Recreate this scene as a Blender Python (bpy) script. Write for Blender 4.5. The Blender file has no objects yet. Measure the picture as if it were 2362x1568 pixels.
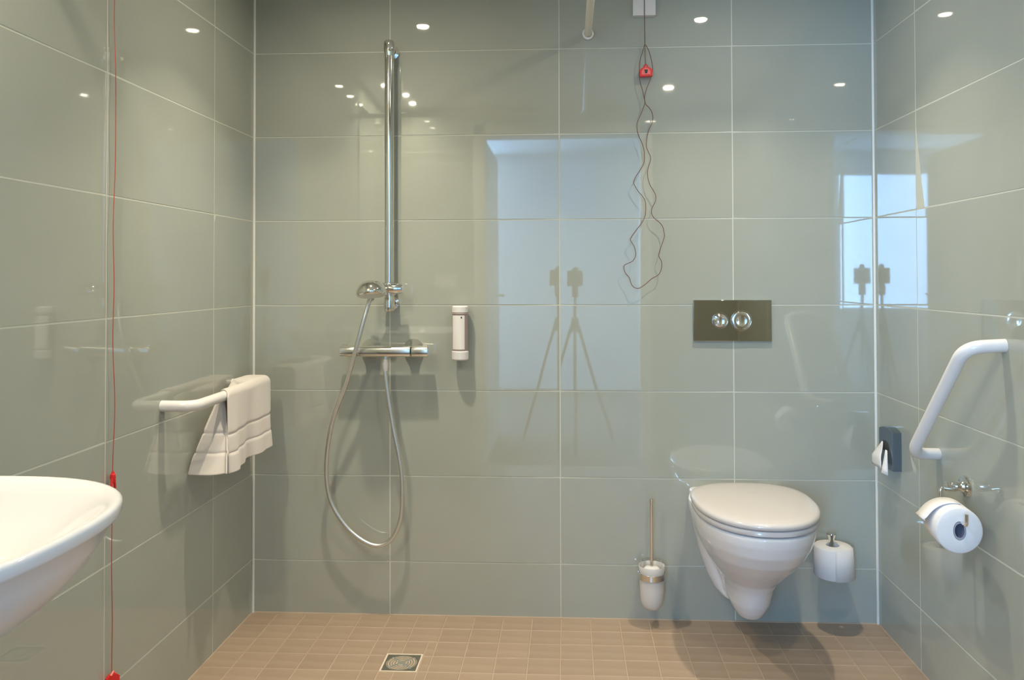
import bpy, bmesh, math, random
from mathutils import Vector, Matrix
random.seed(7)
SC = bpy.context.scene
COL = SC.collection

# ------------------------------------------------------------------ camera
YAW, PITCH, ROLL = -.0517, .0162, -.0026
F_PX, CX, CY, W, H = 1865.7, 1213.63, 609.65, 2362, 1568
fwd = Vector((math.sin(YAW)*math.cos(PITCH), math.cos(YAW)*math.cos(PITCH), math.sin(PITCH)))
r0 = Vector((math.cos(YAW), -math.sin(YAW), 0)); u0 = r0.cross(fwd)
right = r0*math.cos(ROLL) + u0*math.sin(ROLL); upv = u0*math.cos(ROLL) - r0*math.sin(ROLL)
cd = bpy.data.cameras.new('camera'); cam = bpy.data.objects.new('camera', cd); COL.objects.link(cam)
m = Matrix((right, upv, -fwd)).transposed().to_4x4(); m.translation = Vector((0, -2.834, 1.1833))
cam.matrix_world = m
cd.sensor_fit = 'HORIZONTAL'; cd.sensor_width = 36; cd.lens = F_PX/W*36
cd.shift_x = (W/2-CX)/W; cd.shift_y = (CY-H/2)/W
cd.clip_start = .02
SC.camera = cam

# ------------------------------------------------------------------ world, exposure, daylight
wd = bpy.data.worlds.new('world'); SC.world = wd; wd.use_nodes = True
bg = wd.node_tree.nodes['Background']; bg.inputs[0].default_value = (.40, .66, 1, 1); bg.inputs[1].default_value = 0.9
vs = SC.view_settings
vs.view_transform = 'Standard'; vs.look = 'None'; vs.gamma = 1; vs.use_curve_mapping = False; vs.exposure = 0.17
WARM = (1.0, .895, .69)
MIRROR_W, DAY_W, DAY2_W = 4.7, 225.0, 265.0

def lamp(kind, name, loc, energy, color, parent=None, **kw):
    d = bpy.data.lights.new(name, kind); d.energy = energy; d.color = color
    for k, v in kw.items(): setattr(d, k, v)
    o = bpy.data.objects.new(name, d); COL.objects.link(o); o.location = loc
    if parent: o.parent = parent
    return o
# daylight entering the bedroom through its window (window on the bedroom's left wall)
o = lamp('AREA', 'window_daylight', (-2.36, -4.3, 1.45), DAY_W, (.30, .58, 1.0), shape='RECTANGLE', size=2.2, size_y=1.7)
o.rotation_euler = (0, -math.pi/2, 0)
o = lamp('AREA', 'added_far_daylight', (-1.48, -5.86, 1.55), DAY2_W, (.30, .58, 1.0), shape='RECTANGLE', size=1.45, size_y=1.5)  # added unseen source, placed so blue light strikes the back wall's right part
o.rotation_euler = (math.pi/2, 0, 0)

# ------------------------------------------------------------------ room numbers (metres)
XL, XR, ZC, DW = -1.122, 1.0534, 2.26, 2.26      # left, right, ceiling, depth of the door wall
Z0 = 1.9864                                      # height of one horizontal joint, others 0.3 m apart
DX0, DX1, DZ = -.53, .465, 2.09                  # door opening

# ------------------------------------------------------------------ materials
def mat(name, color, rough=.5, metal=0., ior=1.5, **kw):
    M = bpy.data.materials.new(name); M.use_nodes = True
    b = M.node_tree.nodes['Principled BSDF']
    b.inputs['Base Color'].default_value = (*color, 1); b.inputs['Roughness'].default_value = rough
    b.inputs['Metallic'].default_value = metal; b.inputs['IOR'].default_value = ior
    for k, v in kw.items(): b.inputs[k.replace('_', ' ')].default_value = v
    return M
def noise_color(M, c1, c2, scale=8, detail=3, coord='Object', stretch=None):
    nt = M.node_tree; N = nt.nodes; b = N['Principled BSDF']
    tc = N.new('ShaderNodeTexCoord'); mp = N.new('ShaderNodeMapping'); nz = N.new('ShaderNodeTexNoise'); cr = N.new('ShaderNodeValToRGB')
    if stretch: mp.inputs['Scale'].default_value = stretch
    nz.inputs['Scale'].default_value = scale; nz.inputs['Detail'].default_value = detail
    cr.color_ramp.elements[0].position = .3; cr.color_ramp.elements[1].position = .7
    cr.color_ramp.elements[0].color = (*c1, 1); cr.color_ramp.elements[1].color = (*c2, 1)
    nt.links.new(tc.outputs[coord], mp.inputs[0]); nt.links.new(mp.outputs[0], nz.inputs['Vector'])
    nt.links.new(nz.outputs[0], cr.inputs[0]); nt.links.new(cr.outputs[0], b.inputs['Base Color'])
    return nz
def bump(M, scale, strength, dist=.001, detail=2, coord='Object'):
    nt = M.node_tree; N = nt.nodes; b = N['Principled BSDF']
    tc = N.new('ShaderNodeTexCoord'); nz = N.new('ShaderNodeTexNoise'); bp = N.new('ShaderNodeBump')
    nz.inputs['Scale'].default_value = scale; nz.inputs['Detail'].default_value = detail
    bp.inputs['Strength'].default_value = strength; bp.inputs['Distance'].default_value = dist
    nt.links.new(tc.outputs[coord], nz.inputs['Vector']); nt.links.new(nz.outputs[0], bp.inputs['Height']); nt.links.new(bp.outputs[0], b.inputs['Normal'])

M_tile = mat('glazed_green_tile', (.36, .40, .34), .025, ior=1.85)
noise_color(M_tile, (.358, .376, .326), (.372, .390, .339), 5)
M_grout = mat('wall_grout', (.54, .55, .48), .6)
M_silicone = mat('silicone', (.72, .72, .66), .35)
M_floor = mat('beige_floor_tile', (.5, .36, .25), .42)
nt = M_floor.node_tree; N = nt.nodes
nz = noise_color(M_floor, (.325, .235, .166), (.375, .28, .200), 6, 4, 'Object', (1, 6, 1))
oi = N.new('ShaderNodeObjectInfo'); hs = N.new('ShaderNodeHueSaturation'); mr = N.new('ShaderNodeMapRange')
mr.inputs[3].default_value = .95; mr.inputs[4].default_value = 1.05
b = N['Principled BSDF']; src = b.inputs['Base Color'].links[0].from_socket
nt.links.new(oi.outputs['Random'], mr.inputs[0]); nt.links.new(mr.outputs[0], hs.inputs['Value']); nt.links.new(src, hs.inputs['Color']); nt.links.new(hs.outputs[0], b.inputs['Base Color'])
M_fgrout = mat('floor_grout', (.42, .32, .235), .7)
M_white = mat('white_plaster', (.82, .82, .80), .8)
M_ceil = mat('white_ceiling', (.78, .78, .74), .7)
M_ceramic = mat('white_sanitary_ceramic', (.70, .68, .67), .08, ior=1.55)
M_seat = mat('ivory_seat_plastic', (.555, .515, .495), .16)
M_chrome = mat('chrome', (.78, .77, .74), .07, 1)
M_satin = mat('satin_chrome', (.86, .84, .79), .2, 1)
M_hose = mat('hose_metal', (.74, .74, .70), .38, 1)
M_dchrome = mat('mirror_chrome', (.50, .49, .43), .04, 1)
M_steel = mat('brushed_steel', (.80, .77, .70), .4, 1)
M_dsteel = mat('dark_slate_metal', (.16, .20, .24), .22, .7)
M_enamel = mat('white_enamel', (.74, .71, .69), .22)
M_pipe = mat('cream_enamel', (.76, .73, .64), .35)
M_cloth = mat('white_terry', (.66, .60, .55), .95, Sheen_Weight=.3); bump(M_cloth, 900, .6, .0012)
M_paper = mat('white_paper', (.74, .72, .71), .9); bump(M_paper, 260, .25, .0006)
M_core = mat('cardboard', (.33, .32, .38), .9)
M_red = mat('red_plastic', (.72, .02, .02), .35)
M_pink = mat('light_red_plastic', (.85, .16, .14), .4)
M_redcord = mat('red_cord', (.40, .09, .07), .7)
M_cord = mat('dark_red_cord', (.13, .055, .05), .7)
M_disp = mat('taupe_translucent_plastic', (.36, .28, .26), .3)
M_label = mat('white_label', (.80, .76, .73), .45)
M_dark = mat('dark_print', (.04, .04, .04), .6)
M_black = mat('black_metal', (.025, .025, .025), .45)
M_frost = mat('frosted_glass', (.80, .76, .70), .35, Transmission_Weight=.25)
M_bedfloor = mat('brown_carpet', (.16, .13, .10), .9)
M_mirror = mat('mirror_glass', (.85, .87, .86), .02, 1)
M_glass = mat('window_glass', (1, 1, 1), .0, Transmission_Weight=1.0)
M_frame = mat('white_painted_wood', (.75, .76, .74), .4)
M_led = mat('lit_diffuser', (1, .93, .8), .5)
b = M_led.node_tree.nodes['Principled BSDF']; b.inputs['Emission Color'].default_value = (1, .90, .74, 1); b.inputs['Emission Strength'].default_value = 60

# ------------------------------------------------------------------ mesh helpers
def link(o, parent=None):
    COL.objects.link(o)
    if parent: o.parent = parent
    return o
def obj(name, verts, faces, M, parent=None, smooth=False, auto=None):
    me = bpy.data.meshes.new(name); me.from_pydata([tuple(v) for v in verts], [], faces); me.update()
    if M: me.materials.append(M)
    o = bpy.data.objects.new(name, me)
    if smooth:
        for p in me.polygons: p.use_smooth = True
    if auto is not None:
        bm = bmesh.new(); bm.from_mesh(me); bm.normal_update()
        for e in bm.edges:
            if len(e.link_faces) == 2 and e.calc_face_angle(0) > math.radians(auto): e.smooth = False
        bm.to_mesh(me); bm.free()
    return link(o, parent)
def from_bm(name, bm, M, parent=None, smooth=True, auto=35):
    bm.normal_update()
    for f in bm.faces: f.smooth = smooth
    for e in bm.edges:
        if len(e.link_faces) == 2 and e.calc_face_angle(0) > math.radians(auto): e.smooth = False
    me = bpy.data.meshes.new(name); bm.to_mesh(me); bm.free()
    me.materials.append(M)
    return link(bpy.data.objects.new(name, me), parent)
def bx(bm, lo, hi, bev=0, seg=2):
    t = bmesh.new(); bmesh.ops.create_cube(t, size=1)
    for v in t.verts:
        v.co = Vector(((lo[i]+hi[i])/2 + v.co[i]*(hi[i]-lo[i]) for i in range(3)))
    if bev: bmesh.ops.bevel(t, geom=t.edges[:], offset=bev, segments=seg, profile=.5, affect='EDGES')
    tm = bpy.data.meshes.new('t'); t.to_mesh(tm); t.free(); bm.from_mesh(tm); bpy.data.meshes.remove(tm)
def box(name, lo, hi, M, parent=None, bev=0, seg=2):
    bm = bmesh.new(); bx(bm, lo, hi, bev, seg); return from_bm(name, bm, M, parent, smooth=bool(bev), auto=20)
def frame_of(d):
    d = Vector(d).normalized(); a = Vector((0, 0, 1)) if abs(d.z) < .9 else Vector((1, 0, 0))
    u = d.cross(a).normalized(); return u, d.cross(u).normalized(), d
def lathe(bm, prof, origin, axis=(0, 0, 1), n=32, sq=1.0, caps=True):
    """prof: list of (radius, height along axis)"""
    u, v, d = frame_of(axis); O = Vector(origin); rings = []
    for r, h in prof:
        if r <= 1e-6: rings.append([bm.verts.new(O+d*h)])
        else: rings.append([bm.verts.new(O+d*h+(u*math.cos(2*math.pi*k/n)*r+v*math.sin(2*math.pi*k/n)*r*sq)) for k in range(n)])
    for a, c in zip(rings, rings[1:]):
        for k in range(n):
            k2 = (k+1) % n
            if len(a) == 1 and len(c) == 1: continue
            if len(a) == 1: bm.faces.new((a[0], c[k], c[k2]))
            elif len(c) == 1: bm.faces.new((a[k], c[0], a[k2]))
            else: bm.faces.new((a[k], c[k], c[k2], a[k2]))
    if caps:
        for R_ in (rings[0], rings[-1]):
            if len(R_) > 1: bm.faces.new(R_)
    bmesh.ops.recalc_face_normals(bm, faces=bm.faces[:])
def catmull(P, n=8, closed=False):
    P = [Vector(p) for p in P]; out = []; L = len(P)
    rng = range(L if closed else L-1)
    for i in rng:
        g = lambda j: P[j % L] if closed else P[min(max(j, 0), L-1)]
        a, b_, c, d = g(i-1), g(i), g(i+1), g(i+2)
        for k in range(n):
            t = k/n
            out.append(.5*((2*b_)+(c-a)*t+(2*a-5*b_+4*c-d)*t*t+(-a+3*b_-3*c+d)*t**3))
    if not closed: out.append(P[-1])
    return out
def tube(bm, P, r, n=12, closed=False, caps=True, radii=None):
    P = [Vector(p) for p in P]; L = len(P); rings = []
    u = None
    for i, p in enumerate(P):
        if closed: d = (P[(i+1) % L]-P[i-1]).normalized()
        else: d = (P[min(i+1, L-1)]-P[max(i-1, 0)]).normalized()
        if u is None: u = frame_of(d)[0]
        u = (u-d*u.dot(d)).normalized(); v = d.cross(u)
        rr = radii[i] if radii else r
        rings.append([bm.verts.new(p+(u*math.cos(2*math.pi*k/n)+v*math.sin(2*math.pi*k/n))*rr) for k in range(n)])
    for i in range(L if closed else L-1):
        a, c = rings[i], rings[(i+1) % L]
        for k in range(n): bm.faces.new((a[k], a[(k+1) % n], c[(k+1) % n], c[k]))
    if caps and not closed:
        bm.faces.new(rings[0][::-1]); bm.faces.new(rings[-1])
    bmesh.ops.recalc_face_normals(bm, faces=bm.faces[:])
def fillet(P, r, n=7):
    """polyline with its inner corners rounded to radius-like length r"""
    P = [Vector(p) for p in P]; out = [P[0]]
    for i in range(1, len(P)-1):
        a = (P[i-1]-P[i]); c = (P[i+1]-P[i]); s = min(r, a.length*.48, c.length*.48)
        p0 = P[i]+a.normalized()*s; p1 = P[i]+c.normalized()*s
        for k in range(n+1):
            t = k/n; out.append(p0*(1-t)**2+P[i]*2*t*(1-t)+p1*t*t)
    out.append(P[-1]); return out
def T(name, M, P, r, parent=None, n=12, **kw):
    bm = bmesh.new(); tube(bm, P, r, n, **kw); return from_bm(name, bm, M, parent)
def LA(name, M, prof, origin, axis=(0, 0, 1), parent=None, n=32, **kw):
    bm = bmesh.new(); lathe(bm, prof, origin, axis, n, **kw); return from_bm(name, bm, M, parent)
def thing(name, label, cat, loc=(0, 0, 0), group=None):
    o = bpy.data.objects.new(name, None); o.empty_display_size = .05; o.location = loc
    COL.objects.link(o); o['label'] = label; o['category'] = cat
    if group: o['group'] = group
    return o
def struct(o): o['kind'] = 'structure'; return o
def rebase(root):
    """children were modelled in world coordinates: keep them there under a moved root"""
    bpy.context.view_layer.update()
    def rec(o):
        for c in o.children:
            c.matrix_parent_inverse = Matrix.Identity(4)
    for c in root.children: c.location = Vector(c.location)-root.location
def loft(bm, rings, cap0=True, cap1=True):
    R_ = [[bm.verts.new(p) for p in r] for r in rings]
    for a, c in zip(R_, R_[1:]):
        n = len(a)
        for k in range(n): bm.faces.new((a[k], a[(k+1) % n], c[(k+1) % n], c[k]))
    if cap0: bm.faces.new(R_[0][::-1])
    if cap1: bm.faces.new(R_[-1])
    bmesh.ops.recalc_face_normals(bm, faces=bm.faces[:])

# ------------------------------------------------------------------ tiled surfaces
GAP = .0035
def tile_mesh(w, h, th=.008, convex=.0011, n=16):
    """slightly pillowed glazed tile: local x width, local y height, front face towards +z"""
    w -= GAP; h -= GAP; V = []; Fc = []
    full = .3
    b_ = .0007
    xs = [-w/2+b_]+[-w/2+w*i/n for i in range(1, n)]+[w/2-b_]
    zf = lambda x: convex*(w/.6)*(1-(x/(w/2))**4)
    for y in (-h/2+b_, h/2-b_):
        for x in xs: V.append((x, y, zf(x)))
    m_ = len(xs)
    for i in range(m_-1): Fc.append((i, i+1, m_+i+1, m_+i))
    nf = len(Fc)
    base = len(V)        # separate rim verts so the face keeps its own smooth normals
    for y in (-h/2, h/2):
        for x in xs: V.append((x if abs(x) < w/2-b_*1.1 else math.copysign(w/2, x), y, zf(x)-b_))
    back = len(V)
    V += [(-w/2, -h/2, -th), (w/2, -h/2, -th), (w/2, h/2, -th), (-w/2, h/2, -th)]
    f0 = len(V)
    for y in (-h/2+b_, h/2-b_):
        for x in xs: V.append((x, y, zf(x)))
    for i in range(m_-1):
        Fc.append((base+i, base+i+1, f0+i+1, f0+i)); Fc.append((f0+m_+i, f0+m_+i+1, base+m_+i+1, base+m_+i))
    Fc.append((base+m_-1, base+2*m_-1, f0+2*m_-1, f0+m_-1)); Fc.append((base+m_, base, f0, f0+m_))
    Fc.append((back, back+1)+tuple(base+i for i in range(m_-1, -1, -1)))
    Fc.append((back+2, back+3)+tuple(base+m_+i for i in range(m_)))
    Fc.append((back+1, back+2, base+2*m_-1, base+m_-1)); Fc.append((back+3, back, base, base+m_))
    Fc.append((back+3, back+2, back+1, back))
    me = bpy.data.meshes.new('tile'); me.from_pydata(V, [], Fc); me.update()
    for i, p in enumerate(me.polygons): p.use_smooth = i < nf
    me.materials.append(M_tile); return me
_tm = {}
def tiles_on(parent, cols, rows, place, cv=.0011):
    """cols, rows: lists of (start, end); place(u, v) -> matrix of the tile's face centre"""
    for (u_0, u_1) in cols:
        for (v_0, v_1) in rows:
            k = (round(u_1-u_0, 4), round(v_1-v_0, 4), cv)
            if k not in _tm: _tm[k] = tile_mesh(k[0], k[1], convex=cv)
            o = bpy.data.objects.new('tile', _tm[k]); COL.objects.link(o); o.parent = parent
            mm = place((u_0+u_1)/2, (v_0+v_1)/2)
            j = Matrix.Rotation(random.gauss(0, .0007), 4, 'X') @ Matrix.Rotation(random.gauss(0, .0006), 4, 'Y')
            o.matrix_local = mm @ j
zs = [0]+[Z0-.3*k for k in range(6, -1, -1)]+[ZC]
ROWS = list(zip(zs, zs[1:]))
def basis(x, y, z): return Matrix((x, y, z)).transposed().to_4x4()
def TR(x, y, z): return Matrix.Translation((x, y, z))

wb = struct(box('wall_back', (XL-.12, .0004, -.12), (XR+.12, .12, ZC+.1), M_grout))
Xj = -.629
xs = [XL, Xj, Xj+.6, Xj+1.2, XR]
tiles_on(wb, list(zip(xs, xs[1:])), ROWS, lambda u, v: TR(u, 0, v) @ basis((1, 0, 0), (0, 0, 1), (0, -1, 0)))
wl = struct(box('wall_left', (XL-.12, -DW, -.12), (XL-.0004, .0, ZC+.1), M_grout))
ds = [0, .3211, .9211, 1.5211, 2.1211, DW]
tiles_on(wl, list(zip(ds, ds[1:])), ROWS, lambda u, v: TR(XL, -u, v) @ basis((0, 1, 0), (0, 0, 1), (1, 0, 0)), .0002)
wr = struct(box('wall_right', (XR+.0004, -DW, -.12), (XR+.12, .0, ZC+.1), M_grout))
ds = [0, .3319, .9319, 1.5319, 2.1319, DW]
tiles_on(wr, list(zip(ds, ds[1:])), ROWS, lambda u, v: TR(XR, -u, v) @ basis((0, -1, 0), (0, 0, 1), (-1, 0, 0)), .0002)
# door wall: three slabs round the opening
bm = bmesh.new()
bx(bm, (XL-.12, -DW-.12, -.12), (DX0, -DW-.0004, ZC+.1)); bx(bm, (DX1, -DW-.12, -.12), (XR+.12, -DW-.0004, ZC+.1)); bx(bm, (DX0, -DW-.12, DZ), (DX1, -DW-.0004, ZC+.1))
wf = struct(from_bm('wall_front', bm, M_white, smooth=False))
pf = lambda u, v: TR(u, -DW, v) @ basis((-1, 0, 0), (0, 0, 1), (0, 1, 0))
tiles_on(wf, [(XL, DX0-.06), (DX1+.06, XR)], ROWS, pf)
tiles_on(wf, [(DX0-.06, -.03), (-.03, DX1+.06)], [(DZ+.06, ZC)], pf)

# floor: grout bed and 10 cm tiles; first seven rows one by one, the rest joined
fl = struct(box('floor', (XL-.12, -DW-.02, -.12), (XR+.12, .12, -.0012), M_fgrout))
fx = [XL]+[-.0273+.1*k for k in range(-10, 11)]+[XR]
fy = [0, .105]+[.105+.1*k for k in range(1, 22)]+[DW]
def ftile(w, h, bm=None, ox=0, oy=0):
    g = .0035; w -= g; h -= g; b_ = .0012
    V = [(sx*w/2+ox, sy*h/2+oy, -.006) for sx, sy in ((-1, -1), (1, -1), (1, 1), (-1, 1))]
    V += [(sx*w/2+ox, sy*h/2+oy, -b_) for sx, sy in ((-1, -1), (1, -1), (1, 1), (-1, 1))]
    V += [(sx*(w/2-b_)+ox, sy*(h/2-b_)+oy, 0) for sx, sy in ((-1, -1), (1, -1), (1, 1), (-1, 1))]
    Fc = [(8, 9, 10, 11)]+[(4+i, 4+(i+1) % 4, 8+(i+1) % 4, 8+i) for i in range(4)]+[(i, (i+1) % 4, 4+(i+1) % 4, 4+i) for i in range(4)]
    return V, Fc
_fm = {}; SV, SF = [], []
DRX, DRY, DRH = -.5155, -.3495, .0585
for i in range(len(fx)-1):
    for j in range(len(fy)-1):
        x0, x1, y0, y1 = fx[i], fx[i+1], -fy[j+1], -fy[j]
        w, h, cx_, cy_ = x1-x0, y1-y0, (x0+x1)/2, (y0+y1)/2
        # cut tiles round the drain
        if x1 > DRX-DRH and x0 < DRX+DRH and y1 > DRY-DRH and y0 < DRY+DRH:
            pcs = []
            if x0 < DRX-DRH-.004: pcs.append((x0, DRX-DRH, y0, y1))
            if x1 > DRX+DRH+.004: pcs.append((DRX+DRH, x1, y0, y1))
            ax0, ax1 = max(x0, DRX-DRH), min(x1, DRX+DRH)
            if y0 < DRY-DRH-.004: pcs.append((ax0, ax1, y0, DRY-DRH))
            if y1 > DRY+DRH+.004: pcs.append((ax0, ax1, DRY+DRH, y1))
        else: pcs = [(x0, x1, y0, y1)]
        for (a, b2, c, d) in pcs:
            if b2-a < .006 or d-c < .006: continue
            if j < 8:
                k = (round(b2-a, 4), round(d-c, 4))
                if k not in _fm:
                    V, Fc = ftile(*k); me = bpy.data.meshes.new('floor_tile'); me.from_pydata(V, [], Fc); me.materials.append(M_floor); _fm[k] = me
                o = bpy.data.objects.new('floor_tile', _fm[k]); COL.objects.link(o); o.parent = fl
                o.location = ((a+b2)/2, (c+d)/2, random.uniform(-.0003, .0003))
            else:
                V, Fc = ftile(b2-a, d-c, ox=(a+b2)/2, oy=(c+d)/2); n0 = len(SV); SV += V; SF += [tuple(q+n0 for q in f) for f in Fc]
o = obj('far_floor_tiles', SV, SF, M_floor, fl); o['kind'] = 'stuff'
struct(box('ceiling', (XL-.12, -DW-.12, ZC), (XR+.12, .12, ZC+.1), M_ceil))
# silicone lines in the corners and along the floor
for nm, P in (('trim_1', ((XL+.0035, -.0035, 0), (XL+.0035, -.0035, ZC))), ('trim_2', ((XR-.0035, -.0035, 0), (XR-.0035, -.0035, ZC)))):
    struct(T(nm, M_silicone, P, .0048, n=8))
for nm, P in (('trim_3', ((XL, -.001, .0), (XR, -.001, .0))), ('trim_4', ((XL+.001, 0, 0), (XL+.001, -DW, 0))), ('trim_5', ((XR-.001, 0, 0), (XR-.001, -DW, 0)))):
    struct(T(nm, M_fgrout, P, .0032, n=8))

# door frame and open leaf, bedroom behind the camera
bm = bmesh.new()
for lo, hi in (((DX0-.06, -DW-.135, 0), (DX0+.012, -DW+.008, DZ+.06)), ((DX1-.012, -DW-.135, 0), (DX1+.06, -DW+.008, DZ+.06)), ((DX0-.06, -DW-.135, DZ-.012), (DX1+.06, -DW+.008, DZ+.06))): bx(bm, lo, hi, .002, 1)
dr = struct(from_bm('door_1', bm, M_frame))
box('door_leaf', (DX0-.03, -DW-.15-.86, .01), (DX0+.01, -DW-.15, DZ-.02), M_frame, dr, .002, 1)
for z in (.25, 1.1, 1.9): box('hinge', (DX0+.004, -DW-.155, z-.05), (DX0+.02, -DW-.135, z+.05), M_steel, dr, .002, 1)
T('handle', M_steel, fillet([(DX0+.01, -DW-.93, 1.05), (DX0+.06, -DW-.93, 1.05), (DX0+.06, -DW-.81, 1.05)], .015), .009, dr)
BX0, BX1, BY1, BZ = -2.3, 2.0, -5.8, 2.5
bm = bmesh.new(); fx0, fx1, fz0, fz1 = -2.2, -.75, .8, 2.3
for lo, hi in (((BX0-.1, BY1-.1, -.1), (fx0, BY1, BZ)), ((fx1, BY1-.1, -.1), (BX1+.1, BY1, BZ)), ((fx0, BY1-.1, -.1), (fx1, BY1, fz0)), ((fx0, BY1-.1, fz1), (fx1, BY1, BZ))): bx(bm, lo, hi)
struct(from_bm('wall_bedroom_far', bm, M_white, smooth=False))
bm = bmesh.new()
for lo, hi in (((fx0, BY1-.05, fz0), (fx1, BY1-.01, fz0+.05)), ((fx0, BY1-.05, fz1-.05), (fx1, BY1-.01, fz1)), ((fx0, BY1-.05, fz0), (fx0+.05, BY1-.01, fz1)), ((fx1-.05, BY1-.05, fz0), (fx1, BY1-.01, fz1))): bx(bm, lo, hi)
struct(from_bm('window_added', bm, M_frame, smooth=False))  # unseen second window, added to go with the far daylight lamp
struct(box('wall_bedroom_right', (BX1, BY1, -.1), (BX1+.1, -DW-.12, BZ), M_white))
bm = bmesh.new(); wy0, wy1, wz0, wz1 = -5.4, -3.2, .6, 2.3
for lo, hi in (((BX0-.1, BY1, -.1), (BX0, wy0, BZ)), ((BX0-.1, wy1, -.1), (BX0, -DW-.12, BZ)), ((BX0-.1, wy0, -.1), (BX0, wy1, wz0)), ((BX0-.1, wy0, wz1), (BX0, wy1, BZ))): bx(bm, lo, hi)
struct(from_bm('wall_bedroom_left', bm, M_white, smooth=False))
struct(box('wall_bedroom_near', (BX0, -DW-.12, -.1), (XL-.12, -DW-.02, BZ), M_white)); struct(box('wall_bedroom_side', (XR+.12, -DW-.12, -.1), (BX1, -DW-.02, BZ), M_white))
struct(box('wall_bedroom_top', (XL-.12, -DW-.12, ZC+.1), (XR+.12, -DW-.02, BZ), M_white))
struct(box('floor_bedroom', (BX0, BY1, -.1), (BX1, -DW-.02, -.002), M_bedfloor))
struct(box('ceiling_bedroom', (BX0-.1, BY1-.1, BZ), (BX1+.1, -DW-.02, BZ+.1), M_white))
bm = bmesh.new()
for lo, hi in (((BX0-.08, wy0, wz0), (BX0-.02, wy1, wz0+.06)), ((BX0-.08, wy0, wz1-.06), (BX0-.02, wy1, wz1)), ((BX0-.08, wy0, wz0), (BX0-.02, wy0+.06, wz1)), ((BX0-.08, wy1-.06, wz0), (BX0-.02, wy1, wz1)), ((BX0-.08, -4.33, wz0), (BX0-.02, -4.27, wz1))): bx(bm, lo, hi)
wn = struct(from_bm('window_1', bm, M_frame, smooth=False))

# ------------------------------------------------------------------ ceiling lights
def downlight(x, d, label, power, beam=0, spread=165, r=.026, beam_spread=95):
    t = thing('downlight', label, 'downlight', (x, -d, ZC), 'recessed ceiling downlights')
    LA('trim_ring', M_enamel, [(r+.002, -.001), (r+.002, -.004), (r+.010, -.005), (r+.014, 0), (r+.002, 0)], (0, 0, 0), parent=t, caps=False)
    LA('diffuser', M_led, [(r+.002, -.0005), (r*.6, -.0012), (0, -.0015)], (0, 0, 0), parent=t, caps=False)
    lamp('AREA', 'downlight_lamp', (0, 0, -.007), power, WARM, t, shape='DISK', size=2*r-.004, spread=math.radians(spread))      # wide spill
    if beam: lamp('AREA', 'downlight_beam', (0, 0, -.008), beam, WARM, t, shape='DISK', size=2*r-.004, spread=math.radians(beam_spread))   # reflector beam
    return t
downlight(-.62, .575, 'ceiling downlight above the shower, mirrored left of centre in the wall tiles', 3.0, 5.4)
downlight(.56, .55, 'ceiling downlight above the toilet, mirrored above the flush plate', 2.1, 4.2)
downlight(.575, 1.76, 'ceiling downlight near the door on the toilet side', 7.5)
downlight(-.975, 1.60, 'ceiling spot over the washbasin, farthest from the door', MIRROR_W, r=.022)
downlight(-.975, 1.85, 'ceiling spot over the washbasin, middle of its row of three', MIRROR_W, r=.022)
downlight(-.975, 2.08, 'ceiling spot over the washbasin, nearest the door', MIRROR_W, r=.022)

# ------------------------------------------------------------------ shower rail, slider, hand shower, hose
RX, RY = -.6185, -.060
t = thing('shower_rail', 'tall vertical chrome shower rail fixed to the back wall above the mixer', 'shower rail', (RX, 0, 1.0))
P = lambda x, y, z: (x-RX, y, z-1.0)
T('rail_tube', M_chrome, [P(RX, RY, 1.085), P(RX, RY, 1.985)], .0165, t, n=24)
for z, s in ((1.980, 1), (1.095, -1)):
    bm = bmesh.new()
    tube(bm, [P(RX, 0, z), P(RX, RY-.004, z)], .012, 16)
    lathe(bm, [(0, -.003), (.022, -.002), (.024, .004), (.024, .012), (.013, .016)], P(RX, 0, z), (0, -1, 0), 24, caps=False)
    lathe(bm, [(0, .030), (.010, .030), (.016, .027), (.0185, .022), (.0195, .012), (.0195, -.008), (.0175, -.02), (.0165, -.026)], P(RX, RY, z), (0, 0, s), 24, caps=False)
    from_bm('wall_mount', bm, M_chrome, t)
t2 = thing('hand_shower', 'chrome hand shower with a round head clipped low on the vertical rail', 'hand shower', (-.675, -.12, 1.10))
Q = lambda x, y, z: (x+.675, y+.12, z-1.10)
# slider bracket on the rail belongs to the rail
bm = bmesh.new()
lathe(bm, [(.0175, -.022), (.0235, -.020), (.0245, 0), (.0235, .020), (.0175, .022)], P(RX, RY, 1.146), (0, 0, 1), 24, caps=False)
from_bm('slider_clamp', bm, M_chrome, t)
bm = bmesh.new(); lathe(bm, [(.0, .052), (.015, .051), (.0175, .047), (.0175, .006), (.012, 0), (.012, -.02)], P(RX, RY-.02, 1.146), (1, 0, 0), 24, caps=False)
from_bm('slider_knob', bm, M_chrome, t)
bm = bmesh.new(); tube(bm, [P(RX-.015, RY-.018, 1.146), P(-.658, RY-.035, 1.140)], .011, 14)
lathe(bm, [(.0145, -.016), (.018, -.014), (.020, .016), (.017, .018)], P(-.672, RY-.038, 1.137), (0, -.93, .36), 20)
from_bm('hand_shower_holder', bm, M_chrome, t)
hd = LA('shower_head', M_chrome, [(0, .042), (.013, .041), (.029, .036), (.041, .025), (.049, .010), (.051, -.001), (.050, -.006), (.046, -.010), (.043, -.0095), (0, -.0095)], Q(-.652, -.178, 1.133), (-.10, .18, .97), t2, 36, caps=False)
LA('spray_plate', M_steel, [(0, -.0105), (.042, -.0105), (.043, -.009)], Q(-.652, -.178, 1.133), (-.10, .18, .97), t2, 32, caps=False)
hp = [Q(-.680, -.070, 1.112), Q(-.677, -.10, 1.128), Q(-.664, -.14, 1.146), Q(-.655, -.165, 1.152)]
T('handle', M_chrome, catmull(hp, 5), .012, t2, 18, radii=None)
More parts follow.
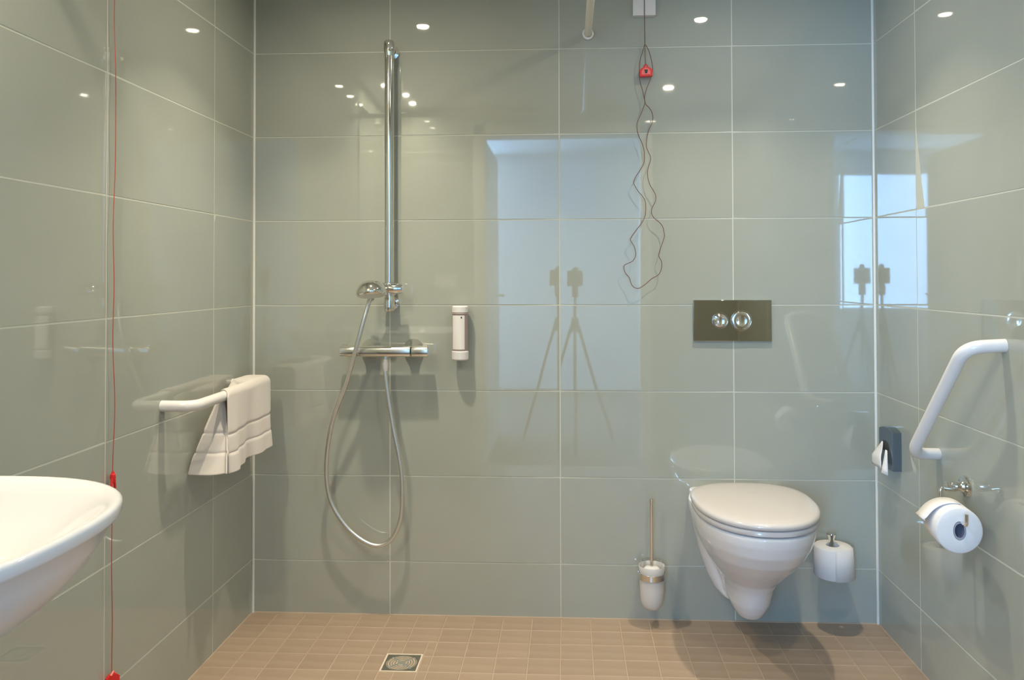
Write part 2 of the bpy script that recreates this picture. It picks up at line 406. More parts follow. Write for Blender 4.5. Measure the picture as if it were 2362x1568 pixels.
hosepts = [(-.680, -.068, 1.112), (-0.680, -0.088, 1.110), (-0.680, -0.100, 1.100), (-0.695, -0.115, 1.037), (-0.718, -0.118, 0.949), (-0.756, -0.100, 0.829), (-0.804, -0.088, 0.709), (-0.828, -0.078, 0.603), (-0.835, -0.070, 0.497), (-0.818, -0.066, 0.406), (-0.765, -0.064, 0.324), (-0.705, -0.063, 0.276), (-0.652, -0.063, 0.262), (-0.607, -0.063, 0.289), (-0.577, -0.064, 0.364), (-0.573, -0.066, 0.483), (-0.584, -0.067, 0.573), (-0.602, -0.067, 0.662), (-0.617, -0.067, 0.751), (-0.627, -0.067, 0.826), (-0.632, -0.067, 0.870)]
hs_ = catmull([Q(*p) for p in hosepts], 14)
rad = [.0072+.0006*(k % 2) for k in range(len(hs_))]
T('hose', M_hose, hs_, .007, t2, 12, radii=rad)
LA('hose_cone', M_enamel, [(0, 0), (.0070, .0), (.0095, .012), (.0105, .026), (.0075, .034), (.0070, .044)], Q(-.630, -.067, .862), (0, 0, 1), t2, 18)

# ------------------------------------------------------------------ thermostatic mixer
t = thing('shower_mixer', 'horizontal chrome thermostatic bar mixer on the back wall below the rail', 'mixer tap', (-.632, 0, .93))
def bar(bm, x0, x1, k=1.0, n=28):
    rings = []
    for (x, s) in ((x0, .86), (x0+.002, .97), (x0+.005, 1), (x1-.005, 1), (x1-.002, .97), (x1, .86)):
        r = []
        for a in range(n):
            th = 2*math.pi*a/n; c, s_ = math.cos(th), math.sin(th)
            e = .62
            r.append((x, -.064+math.copysign(abs(c)**e, c)*.0245*s*k, math.copysign(abs(s_)**e, s_)*.0190*s*k))
        rings.append(r)
    loft(bm, rings)
bm = bmesh.new(); bar(bm, -.093, .091); from_bm('mixer_body', bm, M_satin, t)
bm = bmesh.new(); bar(bm, -.155, -.0955, 1.0); bx(bm, (-.150, -.066, .0182), (-.130, -.056, .0225), .001, 1); from_bm('flow_handle', bm, M_satin, t)
bm = bmesh.new(); bar(bm, .0935, .153, 1.0); bx(bm, (.130, -.066, .0182), (.147, -.056, .0225), .001, 1); from_bm('temperature_handle', bm, M_satin, t)
box('groove', (-.152, -.0893, -.0062), (.150, -.0875, -.0045), M_dark, t)
for x in (-.062, .088):
    LA('wall_rosette', M_chrome, [(.012, .055), (.015, .034), (.017, .026), (.034, .010), (.036, .004), (.036, -.003), (0, -.003)], (x, 0, .004), (0, -1, 0), t, 28, caps=False)
T('hose_outlet', M_chrome, [(.003, -.067, -.014), (.003, -.067, -.026)], .0085, t, 16)

# ------------------------------------------------------------------ soap dispenser
t = thing('soap_dispenser', 'tall slim white cylindrical soap dispenser on the back wall beside the mixer', 'dispenser', (-.375, 0, .90))
Yc = -.036
def capsule(nm, M, z0, z1, r, b_=.004):
    return LA(nm, M, [(0, z0), (r-b_, z0), (r, z0+b_), (r, z1-b_), (r-b_, z1), (0, z1)], (0, Yc, 0), (0, 0, 1), t, 32, caps=False)
capsule('body', M_disp, .030, .165, .0272, .002)
capsule('top_cap', M_enamel, .160, .186, .0285)
capsule('bottom_cap', M_enamel, -.002, .031, .0295)
LA('cap_ring', M_disp, [(.0278, .156), (.0285, .157), (.0285, .161), (.0278, .162)], (0, Yc, 0), (0, 0, 1), t, 32, caps=False)
box('wall_bracket', (-.012, -.016, .02), (.012, .002, .17), M_enamel, t, .002, 1)
V, Fc = [], []
for i in range(13):
    a = math.radians(-52+i*8.4-8); 
    for z in (.036, .153): V.append((math.sin(a)*.0278, Yc-math.cos(a)*.0278, z))
for i in range(12): Fc.append((2*i, 2*i+2, 2*i+3, 2*i+1))
lb = obj('label_panel', V, Fc, M_label, t, smooth=True); lb['label'] = 'white label panel down the front of the dispenser'
LA('emblem', M_dark, [(0, .0006), (.0022, .0006), (.0024, 0)], (.008, Yc-.0272, .146), (.2, -.98, 0), t, 12, sq=1.5, caps=False)

# ------------------------------------------------------------------ flush plate
t = thing('flush_plate', 'rectangular mirror-chrome flush plate with two round buttons above the toilet', 'flush plate', (.5655, 0, 1.033))
box('plate', (-.1335, -.012, -.071), (.1335, .002, .071), M_dchrome, t, .0015, 2)
bz = .0
for x, r in ((-.042, .026), (.030, .034)):
    LA('button_ring', M_chrome, [(r+.002, .011), (r+.002, .0145), (r, .0145), (r-.001, .012)], (x, 0, bz), (0, -1, 0), t, 40, caps=False)
    LA('button', M_chrome, [(r-.001, .0115), (r-.003, .016), (r*.6, .0185), (r*.5, .0175), (0, .0150)], (x, 0, bz), (0, -1, 0), t, 40, caps=False)

# ------------------------------------------------------------------ toilet
TX = .572
t = thing('toilet', 'wall-hung white toilet with closed ivory lid on the back wall', 'toilet', (TX, 0, .063))
def oval(z, w, y0, y1, e_front=2.2, n=64, sharp_back=6, yc=None, cx=0):
    """closed plan outline: squarish at the wall (y0), rounded at the front (y1, negative)"""
    yc = yc if yc is not None else y0+(y1-y0)*.45
    out = []
    for k in range(n):
        a = 2*math.pi*k/n; c, s = math.cos(a), math.sin(a)
        e = e_front if s < 0 else sharp_back
        x = math.copysign(abs(c)**(2/e), c)*w
        y = yc+(math.copysign(abs(s)**(2/e), s))*((yc-y1) if s < 0 else (y0-yc))
        out.append((x+cx, y, z-.06))
    return out
def make_toilet():
    tmp = []
    bm = bmesh.new()
    R_ = [oval(.452, .172, -.02, -.535), oval(.445, .178, -.02, -.542), oval(.42, .176, -.02, -.538), oval(.385, .168, -.02, -.522), oval(.345, .154, -.02, -.487), oval(.305, .134, -.02, -.437),
          oval(.27, .112, -.03, -.39), oval(.24, .092, -.03, -.352), oval(.21, .078, -.03, -.33), oval(.185, .071, -.05, -.318), oval(.16, .065, -.09, -.306), oval(.135, .053, -.13, -.288), oval(.114, .040, -.155, -.268), oval(.100, .023, -.18, -.24)]
    loft(bm, R_)
    me = bpy.data.meshes.new('a'); bm.to_mesh(me); bm.free(); tmp.append(me)
    bm = bmesh.new()     # mounting block against the wall, tapering downwards
    R_ = []
    for z, w, d in ((.458, .158, .20), (.44, .162, .20), (.40, .158, .19), (.33, .148, .17), (.25, .130, .15), (.19, .110, .14), (.15, .09, .14), (.125, .065, .16)):
        R_.append(oval(z, w, .002, -d, 3.2, sharp_back=14, yc=-d*.4))
    loft(bm, R_)
    me = bpy.data.meshes.new('b'); bm.to_mesh(me); bm.free(); tmp.append(me)
    bm = bmesh.new()
    for me in tmp: bm.from_mesh(me)
    me = bpy.data.meshes.new('bowl'); bm.to_mesh(me); bm.free()
    o = bpy.data.objects.new('bowl', me); COL.objects.link(o)
    r = o.modifiers.new('r', 'REMESH'); r.mode = 'VOXEL'; r.voxel_size = .005; r.use_smooth_shade = True
    s = o.modifiers.new('s', 'SMOOTH'); s.factor = .5; s.iterations = 8
    dg = bpy.context.evaluated_depsgraph_get(); dg.update()
    m2 = bpy.data.meshes.new_from_object(o.evaluated_get(dg)); o.modifiers.clear(); o.data = m2
    m2.materials.clear(); m2.materials.append(M_ceramic)
    for p in m2.polygons: p.use_smooth = True
    o.parent = t; return o
make_toilet()
def lid_out(z, s, dy=0):
    out = []
    for k in range(72):
        a = 2*math.pi*k/72; c, sn = math.cos(a), math.sin(a)
        e = 2.15 if sn < 0 else 3.0
        yc = -.275
        x = math.copysign(abs(c)**(2/e), c)*(.186*s); y = yc+math.copysign(abs(sn)**(2/e), sn)*((.272 if sn < 0 else .200)*s)
        if sn > 0: x *= 1-.10*sn**2
        out.append((x, y, z-.06))
    return out
bm = bmesh.new(); loft(bm, [lid_out(.4555, .965), lid_out(.4545, .975), lid_out(.456, .985), lid_out(.468, .985), lid_out(.4715, .97)]); from_bm('seat', bm, M_seat, t, auto=60)
bm = bmesh.new()
loft(bm, [lid_out(.4735, .96), lid_out(.4730, .985), lid_out(.4755, .998), lid_out(.483, 1.0), lid_out(.489, .985), lid_out(.4925, .95), lid_out(.4955, .85), lid_out(.498, .65), lid_out(.4995, .4), lid_out(.5, .12)])
from_bm('lid', bm, M_seat, t, auto=70)
for x in (-.075, .075): LA('lid_hinge', M_seat, [(0, -.02), (.011, -.02), (.012, -.018), (.012, .018), (.011, .02), (0, .02)], (x, -.072, .4135), (1, 0, 0), t, 16, caps=False)

# ------------------------------------------------------------------ toilet brush
t = thing('toilet_brush', 'wall-mounted toilet brush with chrome handle in a white frosted cup', 'toilet brush', (.2795, -.062, .06))
LA('cup', M_frost, [(0, 0), (.014, .001), (.026, .007), (.034, .018), (.038, .034), (.0405, .07), (.0425, .13), (.0445, .148), (.0435, .150), (.0415, .147), (.039, .13), (.037, .06), (.0, .02)], (0, 0, 0), parent=t, caps=False)
LA('ring', M_chrome, [(.0432, .106), (.0462, .107), (.0462, .126), (.0440, .127)], (0, 0, 0), parent=t, n=40, caps=False)
T('wall_arm', M_chrome, [(0, .040, .117), (0, .060, .117)], .008, t)
LA('wall_plate', M_chrome, [(0, -.003), (.020, -.002), (.022, .003), (.020, .006), (0, .006)], (0, .062, .117), (0, -1, 0), t, caps=False)
LA('splash_collar', M_enamel, [(0, .146), (.020, .144), (.026, .139), (.027, .134), (.0, .134)], (0, 0, 0), parent=t, caps=False)
T('handle', M_chrome, [(0, 0, .14), (0, 0, .366)], .0058, t, 16)
LA('handle_tip', M_chrome, [(.0058, .362), (.0066, .363), (.0066, .371), (.005, .373), (0, .373)], (0, 0, 0), parent=t, n=16, caps=False)
T('back_wire', M_chrome, [(math.cos(a)*.034, .010+math.sin(a)*.034, .158) for a in [math.pi*k/10 for k in range(11)]], .0018, t, 8)

# ------------------------------------------------------------------ toilet rolls
def roll_mesh(bm, r, rc, h, n=56, hs=1.0, squash=1.0, wob=0):
    prof = [(rc, -h/2), (r-.004, -h/2), (r, -h/2+.004), (r, h/2-.004), (r-.004, h/2), (rc, h/2)]
    rings = []
    for q, (rr, z) in enumerate(prof):
        ring = []
        for k in range(n):
            a = 2*math.pi*k/n
            w = 1+wob*math.sin(3*a+1+z*20)*(rr/r)
            ring.append(Vector((math.cos(a)*rr*w, math.sin(a)*rr*w*(squash if q not in (0, 5) else hs), z)))
        rings.append(ring)
    Rv = [[bm.verts.new(p) for p in r_] for r_ in rings]
    for i in range(6):
        a, c = Rv[i], Rv[(i+1) % 6]
        for k in range(n): bm.faces.new((a[k], a[(k+1) % n], c[(k+1) % n], c[k]))
    bmesh.ops.recalc_face_normals(bm, faces=bm.faces[:])
t = thing('spare_roll_holder', 'small chrome upright post holding the spare roll right of the toilet', 'roll holder', (.876, 0, .17))
T('post', M_chrome, [(0, -.068, -.002), (0, -.068, .150)], .0085, t, 16)
LA('post_top', M_chrome, [(.0085, .122), (.010, .140), (.015, .151), (.0165, .154), (.0155, .157), (0, .157)], (0, -.068, 0), parent=t, caps=False)
T('wall_arm', M_chrome, [(0, .002, 0), (0, -.068, 0)], .006, t)
LA('wall_plate', M_chrome, [(0, -.003), (.018, -.002), (.020, .003), (.018, .007), (0, .007)], (0, 0, 0), (0, -1, 0), t, caps=False)
t = thing('toilet_roll', 'white toilet roll standing upright on the chrome post right of the toilet', 'toilet roll', (.876, -.080, .187))
bm = bmesh.new(); roll_mesh(bm, .0605, .0215, .102, wob=.012)
o = from_bm('paper', bm, M_paper, t, auto=50); o.location = (0, 0, .053)
bm = bmesh.new(); tube(bm, [(0, 0, .003), (0, 0, .103)], .0212, 24, caps=False); from_bm('core', bm, M_paper, t)
V = []; Fc = []      # loose outer sheet lifting on the right
for i in range(9):
    a = math.radians(-100+i*11)
    for z in (.003, .055, .104):
        r = .0615+.0007*i*(1.6-z*10 if z < .06 else .3); V.append((math.cos(a)*r, math.sin(a)*r, z))
for i in range(8):
    for j in range(2): Fc.append((3*i+j, 3*i+3+j, 3*i+4+j, 3*i+1+j))
o = obj('loose_sheet', V, Fc, M_paper, t, smooth=True); s = o.modifiers.new('s', 'SOLIDIFY'); s.thickness = .0006

# ------------------------------------------------------------------ roll holder on the right wall
t = thing('toilet_paper_holder', 'chrome toilet paper holder with bent wire arm on the right wall', 'roll holder', (XR, -.625, .626))
LA('rosette', M_chrome, [(.010, .040), (.011, .022), (.016, .013), (.027, .010), (.029, .004), (.029, -.003), (0, -.003)], (0, 0, .001), (-1, 0, 0), t, 28, caps=False)
LA('boss', M_chrome, [(0, .056), (.012, .055), (.013, .051), (.013, .030), (.010, .028)], (0, 0, .001), (-1, 0, 0), t, 24, caps=False)
wire = fillet([(-.042, 0, -.002), (-.042, -.020, -.002), (-.078, -.020, .003), (-.080, -.022, -.045), (-.080, -.022, -.047), (-.095, -.195, -.047), (-.095, -.195, -.018)], .012)
T('wire_arm', M_chrome, wire, .0042, t, 12)
t = thing('toilet_roll', 'white toilet roll hanging on the wire holder on the right wall', 'toilet roll', (XR-.086, -.688, .563)); t.rotation_euler.z = -.10
bm = bmesh.new(); roll_mesh(bm, .0545, .0150, .100, squash=1.04, hs=1.55, wob=.006)
o = from_bm('paper', bm, M_paper, t, auto=50); o.rotation_euler = (math.pi/2, 0, 0); o.location = (0, -.050, -.004)
bm = bmesh.new(); roll_mesh(bm, .0151, .0140, .099, squash=1.55, hs=1.55); o = from_bm('core', bm, M_core, t); o.rotation_euler = (math.pi/2, 0, 0); o.location = (0, -.050, -.004)
V = []; Fc = []     # loose end over the top, sticking out to the left
pts = [(math.radians(75+i*9), .0562+.00012*i*i) for i in range(10)]
sec = [(math.cos(a)*r, math.sin(a)*r-.004) for a, r in pts]; lx, lz = sec[-1]; sec += [(lx-.006, lz-.008), (lx-.012, lz-.013), (lx-.010, lz-.018)]
for (x, z) in sec:
    for y in (-.002, -.035, -.068): V.append((x, y, z+(.003 if y < -.05 else 0)))
for i in range(len(sec)-1):
    for j in range(2): Fc.append((3*i+j, 3*i+3+j, 3*i+4+j, 3*i+1+j))
o = obj('loose_end', V, Fc, M_paper, t, smooth=True); s = o.modifiers.new('s', 'SOLIDIFY'); s.thickness = .0012

# ------------------------------------------------------------------ sanitary bag dispenser
t = thing('bag_dispenser', 'small dark slate-blue metal bag dispenser on the right wall by the corner', 'dispenser', (XR, -.150, .565))
bm = bmesh.new()
prof = []
for i in range(9):
    y = -.055+.110*i/8; prof.append((y, .122+.010*math.sin(math.pi*i/8)))
ring = lambda x: [(x, -.055, 0)]+[(x, y, z) for y, z in prof]+[(x, .055, 0)]
loft(bm, [ring(.002), ring(-.026), [(-.029, y*.97, z*.985+.001) for (x, y, z) in ring(0)]])
from_bm('housing', bm, M_dsteel, t, auto=25)
LA('slot', M_dark, [(0, .0006), (.030, .0006), (.0305, -.001)], (-.0292, .0, .070), (-1, 0, 0), t, 28, sq=.6, caps=False)
t = thing('hygiene_bag', 'white hygiene bag hanging out of the dark dispenser by the corner', 'bag', (XR-.033, -.148, .558))
V = []; Fc = []
nx, nz_ = 8, 9
for j in range(nz_):
    v = j/(nz_-1)
    for i in range(nx):
        u = i/(nx-1)-.5; w = .008+.072*min(1, v*1.5)
        V.append((-.001-.023*min(1, v*1.7)**1.2*(1-.25*abs(u)), .012+u*w, .090-.080*v))
for j in range(nz_-1):
    for i in range(nx-1): a = j*nx+i; Fc.append((a, a+1, a+nx+1, a+nx))
o = obj('bag_sheet', V, Fc, M_paper, t, smooth=True); s = o.modifiers.new('s', 'SOLIDIFY'); s.thickness = .0015
V = []; Fc = []
for j in range(6):
    v = j/5
    V += [(-.004-.020*v, -.022-.016*v, .070-.070*v), (-.001-.006*v, -.030-.020*v, .068-.076*v)]
for j in range(5): Fc.append((2*j, 2*j+1, 2*j+3, 2*j+2))
o = obj('bag_strap', V, Fc, M_paper, t, smooth=True); s = o.modifiers.new('s', 'SOLIDIFY'); s.thickness = .001

# ------------------------------------------------------------------ grab bars
bar_pts = [(XR+.002, -.820, 1.016), (XR-.088, -.806, 1.010), (XR-.090, -.500, .686), (XR+.002, -.462, .677)]
o = T('grab_bar', M_enamel, fillet(bar_pts, .065, 10), .0165, n=24)
o['label'] = 'white angled grab bar standing off the right wall beside the toilet'; o['category'] = 'grab bar'
bar_pts = [(XL-.002, -.649, .831), (XL+.088, -.640, .829), (XL+.090, -.180, .832), (XL-.002, -.176, .832)]
o = T('grab_bar', M_enamel, fillet(bar_pts, .06, 10), .0155, n=24)
o['label'] = 'white horizontal grab bar on the left wall under the draped towel'; o['category'] = 'grab bar'

# ------------------------------------------------------------------ towel over the left bar
def towel():
    BXc, BZc, R_ = XL+.090, .830, .0185
    NU, NV = 50, 130
    hang_in, hang_out = .222, .218      # room side, wall side
    arc = math.pi*R_
    V = []; Fc = []
    for j in range(NV):
        s = j/(NV-1)*(hang_in+arc+hang_out)
        for i in range(NU):
            u = i/(NU-1)            # 0 = near the camera, 1 = towards the back wall
            e = min(1, max(0, (u-.48)/.22)); e = e*e*(3-2*e)      # the far end also covers the bar's elbow
            if s < hang_in:          # room side, from hem up
                d = hang_in-s; k = d/hang_in
                yn, yf = -.470, -.125
                y = yn+(yf-yn)*u
                x = BXc+R_+.010*k+.013*k*math.sin(u*9.5+.6)+.005*k*math.sin(u*23)
                z = BZc-d+.010*k*math.sin(u*4)*(1-u)
                y += -.004*k+.018*k*(u-.5)
                if u < .12: x -= .010*k*(1-u/.12)
                z -= .010*k*(1-abs(u-.32)*2.2) if abs(u-.32) < .45 else 0
                z += .016*k*u
            elif s < hang_in+arc:
                a = (s-hang_in)/R_; t_ = a/math.pi
                x = BXc+R_*math.cos(a)-(.052*e*-math.cos(a) if a > math.pi/2 else 0)
                z = BZc+R_*(math.sin(a) if a < math.pi/2 else math.sin(a)**(1-.8*e))+.005*e*math.sin(a/2)
                yn = -.470+.04*t_; y = yn+(-.125-yn)*u
            else:
                d = s-hang_in-arc; k = d/hang_out
                yn = -.430-.085*k; y = yn+(-.125-yn)*max(0, (u-.26)/.74)
                aa = max(0, 1-u/.30); aa = aa*aa*(3-2*aa)
                x = BXc-R_-.052*e-.006*k+.006*k*math.sin(u*8+2)*(1-e)
                x -= .062*k**.75*math.exp(-((u-.32)/.16)**2); x += aa*k**.6*.055
                x = max(x, XL+.010)
                y += .012*k*math.sin(u*30)*aa
                z = BZc-d-.004*k*math.sin(u*7)
            V.append((x-XL, y+.30, z-.60))
    for j in range(NV-1):
        for i in range(NU-1): a = j*NU+i; Fc.append((a, a+1, a+NU+1, a+NU))
    o = obj('towel', V, Fc, M_cloth, None, smooth=True); o.location = (XL, -.30, .60)
    # raised woven bands: lift the rows at the band edges
    me = o.data; L = hang_in+arc+hang_out
    for v in me.vertices: pass
    n = [v.normal.copy() for v in me.vertices]
    for j in range(NV):
        s = j/(NV-1)*L; d = min(s, L-s)
        lift = .0042*(math.exp(-((d-.058)/.0042)**2)*-1 + math.exp(-((d-.112)/.0042)**2)*-1) - (.0012 if .062 < d < .108 else 0)
        for i in range(NU): me.vertices[j*NU+i].co += n[j*NU+i]*lift
    sm = o.modifiers.new('s', 'SOLIDIFY'); sm.thickness = .006; sm.offset = 0
    ss = o.modifiers.new('ss', 'SUBSURF'); ss.levels = 1; ss.render_levels = 1
    o['label'] = 'white terry hand towel with woven bands folded over the left wall bar'; o['category'] = 'towel'
towel()

# ------------------------------------------------------------------ washbasin, tap, mirror (left wall)
t = thing('washbasin', 'large white ceramic washbasin jutting in at the lower left of the photo', 'washbasin', (XL, -1.898, .675))
def brim(z, s, cx=.262, shift=0., n=72, ex=2.5):
    out = []
    for k in range(n):
        a = 2*math.pi*k/n; c, sn = math.cos(a), math.sin(a)
        x = (cx-shift)+math.copysign(abs(c)**(2/ex), c)*.272*s
        y = math.copysign(abs(sn)**(2/ex), sn)*.279*s
        out.append((max(x, -.002), y, z-.68))
    return out
bm = bmesh.new()
loft(bm, [brim(.775, .10, shift=.03), brim(.778, .35, shift=.025), brim(.795, .58, shift=.02), brim(.83, .76, shift=.012), brim(.862, .865, shift=.004), brim(.876, .905), brim(.882, .94), brim(.885, .97), brim(.8845, .985), brim(.882, .997), brim(.878, 1.0), brim(.870, .998), brim(.866, .990), brim(.862, .978, shift=.002), brim(.838, .955, shift=.008), brim(.806, .92, shift=.02), brim(.772, .87, shift=.038), brim(.738, .79, shift=.062), brim(.71, .66, shift=.095), brim(.69, .48, shift=.135), brim(.68, .27, shift=.17)])
from_bm('bowl', bm, M_ceramic, t, auto=80)
LA('drain_cap', M_chrome, [(0, .100), (.018, .099), (.020, .096)], (.232, 0, 0), (0, 0, 1), t, caps=False)
t = thing('basin_tap', 'chrome single-lever tap at the back of the washbasin', 'tap', (XL+.055, -1.898, .876))
LA('tap_body', M_chrome, [(0, -.004), (.024, -.002), (.022, .004), (.020, .09), (.018, .105), (0, .108)], (0, 0, 0), parent=t, caps=False)
T('spout', M_chrome, fillet([(0, 0, .06), (.10, 0, .085), (.125, 0, .075)], .02), .011, t)
T('lever', M_chrome, [(0, 0, .11), (.07, 0, .135)], .006, t)
t = thing('wall_mirror', 'frameless wall mirror above the washbasin, seen only mirrored in tiles', 'mirror', (XL, -1.84, 1.15))
box('mirror_pane', (-.001, -.32, 0), (.008, .36, .98), M_mirror, t, .001, 1)

# ------------------------------------------------------------------ emergency pull cords
def bowtie(name, parent, loc, s=1.0, rot=0):
    bm = bmesh.new()
    loft(bm, [[(-.0125*s, y, -.011*s), (.0125*s, y, -.012*s), (.0125*s, y, .006*s), (.006*s, y, .012*s), (-.006*s, y, .012*s), (-.0125*s, y, .006*s)] for y in (-.004*s, .004*s)])
    o = from_bm(name, bm, M_red, parent, smooth=False); o.location = loc; o.rotation_euler = (0, 0, rot); return o
t = thing('emergency_cord', 'thin red emergency pull cord hanging down beside the left wall', 'pull cord', (XL+.0105, -.906, 0))
pts = []
zz = 2.25
while zz > .24:
    pts.append((.0012*math.sin(zz*17), .0035*math.sin(zz*9)+.002*math.sin(zz*23), zz)); zz -= .03
T('cord', M_redcord, pts+[(0, 0, .222)], .0011, t, 6)
LA('ceiling_eye', M_enamel, [(0, 2.26), (.008, 2.26), (.006, 2.245), (0, 2.243)], (0, 0, 0), parent=t, n=16, caps=False)
bm = bmesh.new()
for P_ in (((0, 0, .712), (.001, -.006, .690), (.001, -.009, .672)), ((0, 0, .712), (.001, .005, .694), (.001, .008, .670)), ((0, -.004, .700), (.001, .006, .684))): tube(bm, P_, .0032, 8)
lathe(bm, [(0, .710), (.006, .706), (.007, .698), (.004, .688), (0, .686)], (0, 0, 0), n=12, caps=False)
from_bm('knotted_bow', bm, M_red, t)
bowtie('pull_handle', t, (.002, 0, .208), 1.2, math.pi/2*.6)
T('handle_knot', M_pink, [(.002, -.007, .221), (.004, 0, .228), (.002, .007, .221)], .003, t, 8)

t = thing('alarm_cord', 'alarm cord looping from a white box down the back wall, with red handle', 'pull cord', (.268, 0, 2.05))
OX, OZ = .268, 2.05
b_ = box('switch_box', (-.0395, -.022, .0425), (.0395, .002, .125), M_enamel, t, .002, 2)
box('cord_guide', (-.005, -.028, .096), (.005, -.021, .108), M_frost, t, .001, 1)
K = .001506   # metres per photo pixel on the back wall plane, just used to write the traced outline compactly
ox, oy = 1486.5, 66
def W_(x, y, d=.026): return ((x-ox)*K*1.0, -d, (oy-y)*K)
T('cord', M_cord, [(0, -.026, .10), (0, -.026, .0), W_(1487, 104)], .0013, t, 6)
LL = [(1487, 104), (1482, 122), (1475, 145), (1474, 165), (1475, 190), (1481, 212), (1484, 228), (1486, 241), (1479, 262), (1469, 285), (1468, 300), (1472, 318), (1479, 333), (1484, 352), (1484.5, 372), (1482, 383), (1473, 398), (1464, 412), (1460, 424), (1463, 433), (1472, 447), (1479, 455), (1486, 468), (1487, 490), (1484, 505), (1476, 520), (1465, 534), (1452, 553), (1455, 562), (1461, 573), (1464, 590), (1458, 603), (1450, 608), (1438, 614), (1437, 623), (1441, 633), (1449, 643), (1453, 656), (1459, 664), (1466, 667)]
RRp = [(1489, 107), (1496, 122), (1502, 145), (1504, 165), (1499, 187), (1491, 207), (1486, 226), (1487, 242), (1497, 254), (1503, 266), (1503.5, 285), (1495, 303), (1491, 320), (1489, 340), (1493, 353), (1498, 364), (1498, 375), (1492, 395), (1492, 412), (1497, 430), (1504, 442), (1510, 455), (1509, 468), (1502, 482), (1500, 493), (1505, 505), (1518, 516), (1526, 528), (1529, 548), (1524, 565), (1516, 591), (1522, 605), (1522, 622), (1515, 636), (1500, 645), (1485, 658), (1473, 666), (1466, 667)]
T('cord_loop', M_cord, catmull([W_(x, y) for x, y in LL]+[W_(x, y) for x, y in RRp[::-1][1:]], 4), .0012, t, 6)
h0 = W_(1489, 168)
bm = bmesh.new()
out = [(-.0215, -.019), (.0215, -.017), (.0215, .003), (.017, .009), (.009, .013), (.004, .014), (-.004, .014), (-.010, .012), (-.017, .008), (-.0215, .002)]
loft(bm, [[(h0[0]+x, -.032, h0[2]+z) for x, z in out], [(h0[0]+x, -.012, h0[2]+z) for x, z in out]])
o = from_bm('pull_handle', bm, M_red, t, smooth=False)
bm = bmesh.new(); out = [(-.015, -.0135), (.015, -.0125), (.015, -.002), (.010, .006), (.004, .010), (-.004, .010), (-.010, .006), (-.015, -.002)]
loft(bm, [[(h0[0]+x, -.0335, h0[2]+z) for x, z in out], [(h0[0]+x, -.030, h0[2]+z) for x, z in out]])
from_bm('handle_face', bm, M_pink, o, smooth=False)
bm = bmesh.new(); loft(bm, [[(h0[0]+x, yy, h0[2]+z) for x, z in ((-.0065, .004), (-.0035, -.009), (.0035, -.009), (.0065, .004))] for yy in (-.0342, -.0325)])
from_bm('triangle_mark', bm, M_dark, o, smooth=False)
T('handle_eye', M_red, [(h0[0]+math.cos(a)*.007, -.026, h0[2]+.014+math.sin(a)*.008) for a in [math.pi*k/10 for k in range(11)]], .002, t, 8)
T('handle_string', M_cord, [W_(1487, 104), (h0[0]-.002, -.026, h0[2]+.021)], .0011, t, 6)

# ------------------------------------------------------------------ curtain rail
t = thing('curtain_rail', 'cream tubular shower curtain rail meeting the back wall near the ceiling', 'curtain rail', (.0725, 0, 2.035))
T('rail_tube', M_pipe, fillet([(0, -.002, 0), (0, -1.35, .0), (XL-.0725+.002, -1.35, .0)], .12, 8), .0125, t, 20)
LA('wall_flange', M_enamel, [(0, -.003), (.019, -.002), (.021, .004), (.020, .012), (.0135, .014)], (0, 0, 0), (0, -1, 0), t, caps=False)
LA('wall_flange', M_enamel, [(0, -.003), (.019, -.002), (.021, .004), (.020, .012), (.0135, .014)], (XL-.0725, -1.35, 0), (1, 0, 0), t, caps=False)

# ------------------------------------------------------------------ floor drain
t = thing('floor_drain', 'square steel floor drain with ringed grate set in the beige tiles', 'floor drain', (DRX, DRY, 0))
h = DRH-.0015
box('drain_base', (-h, -h, -.010), (h, h, -.0030), M_dark, t)
bm = bmesh.new(); e = .0045
for lo, hi in (((-h, -h, -.006), (h, -h+e, .0006)), ((-h, h-e, -.006), (h, h, .0006)), ((-h, -h+e, -.006), (-h+e, h-e, .0006)), ((h-e, -h+e, -.006), (h, h-e, .0006))): bx(bm, lo, hi)
o = from_bm('frame', bm, mat('pale_frame', (.72, .62, .50), .35), t, smooth=False)
bm = bmesh.new(); hi_ = h-e-.0008
for k in range(4):      # four corner plates around the round grate
    pts = []
    R0 = .0475
    sx, sy = ((1, 1), (-1, 1), (-1, -1), (1, -1))[k]
    arc_ = [(sx*math.cos(a)*R0, sy*math.sin(a)*R0) for a in [math.pi/2*q/8 for q in range(9)]]
    pts = arc_+[(0, sy*hi_), (sx*hi_, sy*hi_), (sx*hi_, 0)]
    loft(bm, [[(x, y, -.0030) for x, y in pts], [(x, y, -.0004) for x, y in pts]])
from_bm('cover_plate', bm, mat('dull_steel', (.42, .40, .34), .35, 1), t, smooth=False)
for r in (.044, .036, .028, .020):
    bm = bmesh.new(); pts = []
    for (ra, rb) in ((r-.0019, r+.0019),):
        Rr = []
        for z, q in ((-.0030, ra), (-.0004, ra+.0004), (-.0004, rb-.0004), (-.0030, rb)): Rr.append([(math.cos(2*math.pi*k/40)*q, math.sin(2*math.pi*k/40)*q, z) for k in range(40)])
        loft(bm, Rr, False, False)
    from_bm('grate_ring', bm, M_satin, t)
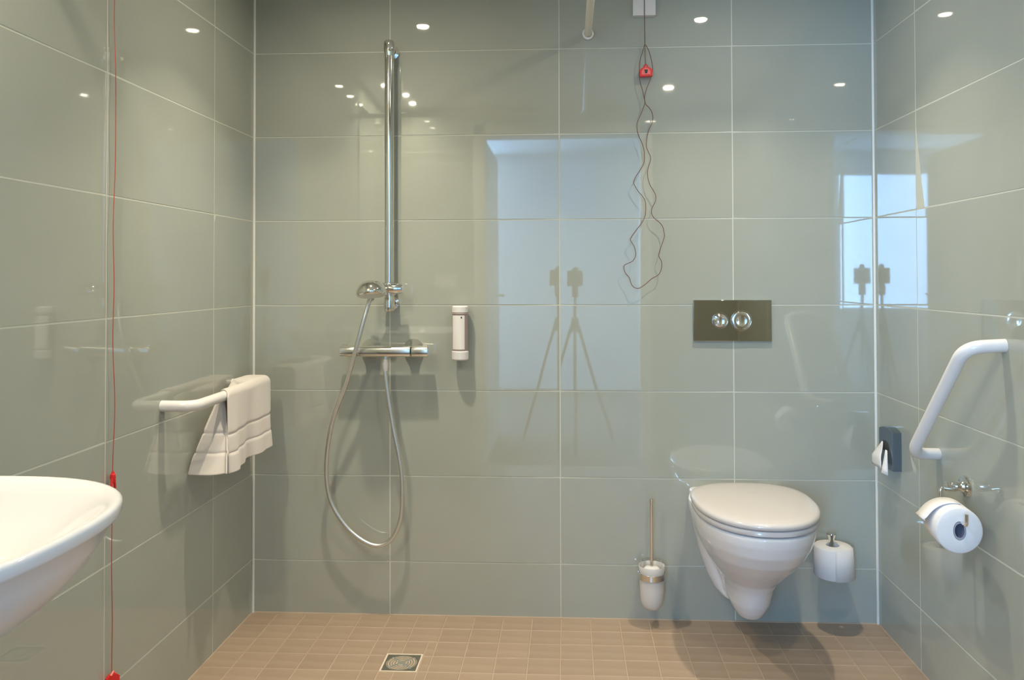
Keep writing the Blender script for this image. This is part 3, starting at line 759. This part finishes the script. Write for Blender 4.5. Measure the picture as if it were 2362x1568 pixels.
LA('grate_hub', M_steel, [(0, -.0002), (.013, -.0004), (.014, -.003)], (0, 0, 0), parent=t, caps=False)
for k in range(4):
    a = math.pi/4+k*math.pi/2; c, s = math.cos(a), math.sin(a); w = .0042
    V = [(c*r-s*w*q, s*r+c*w*q, z) for z in (-.003, -.0001) for r, q in ((.010, -1), (.049, -1), (.049, 1), (.010, 1))]
    obj('grate_spoke', V, [(4, 5, 6, 7), (0, 3, 2, 1), (0, 1, 5, 4), (1, 2, 6, 5), (2, 3, 7, 6), (3, 0, 4, 7)], M_steel, t)
    for r in (.022, .033, .045): LA('rivet', M_chrome, [(0, .0022), (.0022, .0015), (.0030, -.0001)], (c*r, s*r, 0), parent=t, n=12, caps=False)

# ------------------------------------------------------------------ photographer's tripod in the doorway (seen mirrored in the tiles)
t = thing('camera_tripod', 'black camera on a tripod, mirrored in the middle of the back wall', 'tripod', (0, -2.93, 0))
box('camera_body', (-.07, -.035, 1.125), (.07, .04, 1.235), M_black, t, .008, 2)
LA('prism', M_black, [(0, .03), (.024, .026), (.03, 0)], (0, 0, 1.232), parent=t, n=8, caps=False)
box('head', (-.028, -.028, 1.045), (.028, .028, 1.125), M_black, t, .005, 1)
T('column', M_black, [(0, 0, .55), (0, 0, 1.05)], .014, t)
LA('hub', M_black, [(0, .80), (.035, .80), (.04, .83), (.035, .90), (0, .90)], (0, 0, 0), parent=t, n=16, caps=False)
for a in (210, 330, 90):
    a = math.radians(a-90+90); P_ = [(.03*math.cos(a), .03*math.sin(a), .86), (.36*math.cos(a), .36*math.sin(a), .012)]
    T('leg', M_black, P_, .013, t)

# ------------------------------------------------------------------ light switch on the door wall (seen mirrored beside the mixer)
t = thing('light_switch', 'white double light switch on the door wall, mirrored above the soap dispenser', 'light switch', (-.775, -DW, 1.155))
box('switch_plate', (-.075, -.002, -.042), (.075, .010, .042), M_enamel, t, .002, 2)
for x in (-.036, .036): box('rocker', (x-.030, .008, -.032), (x+.030, .0135, .032), M_enamel, t, .0015, 2)
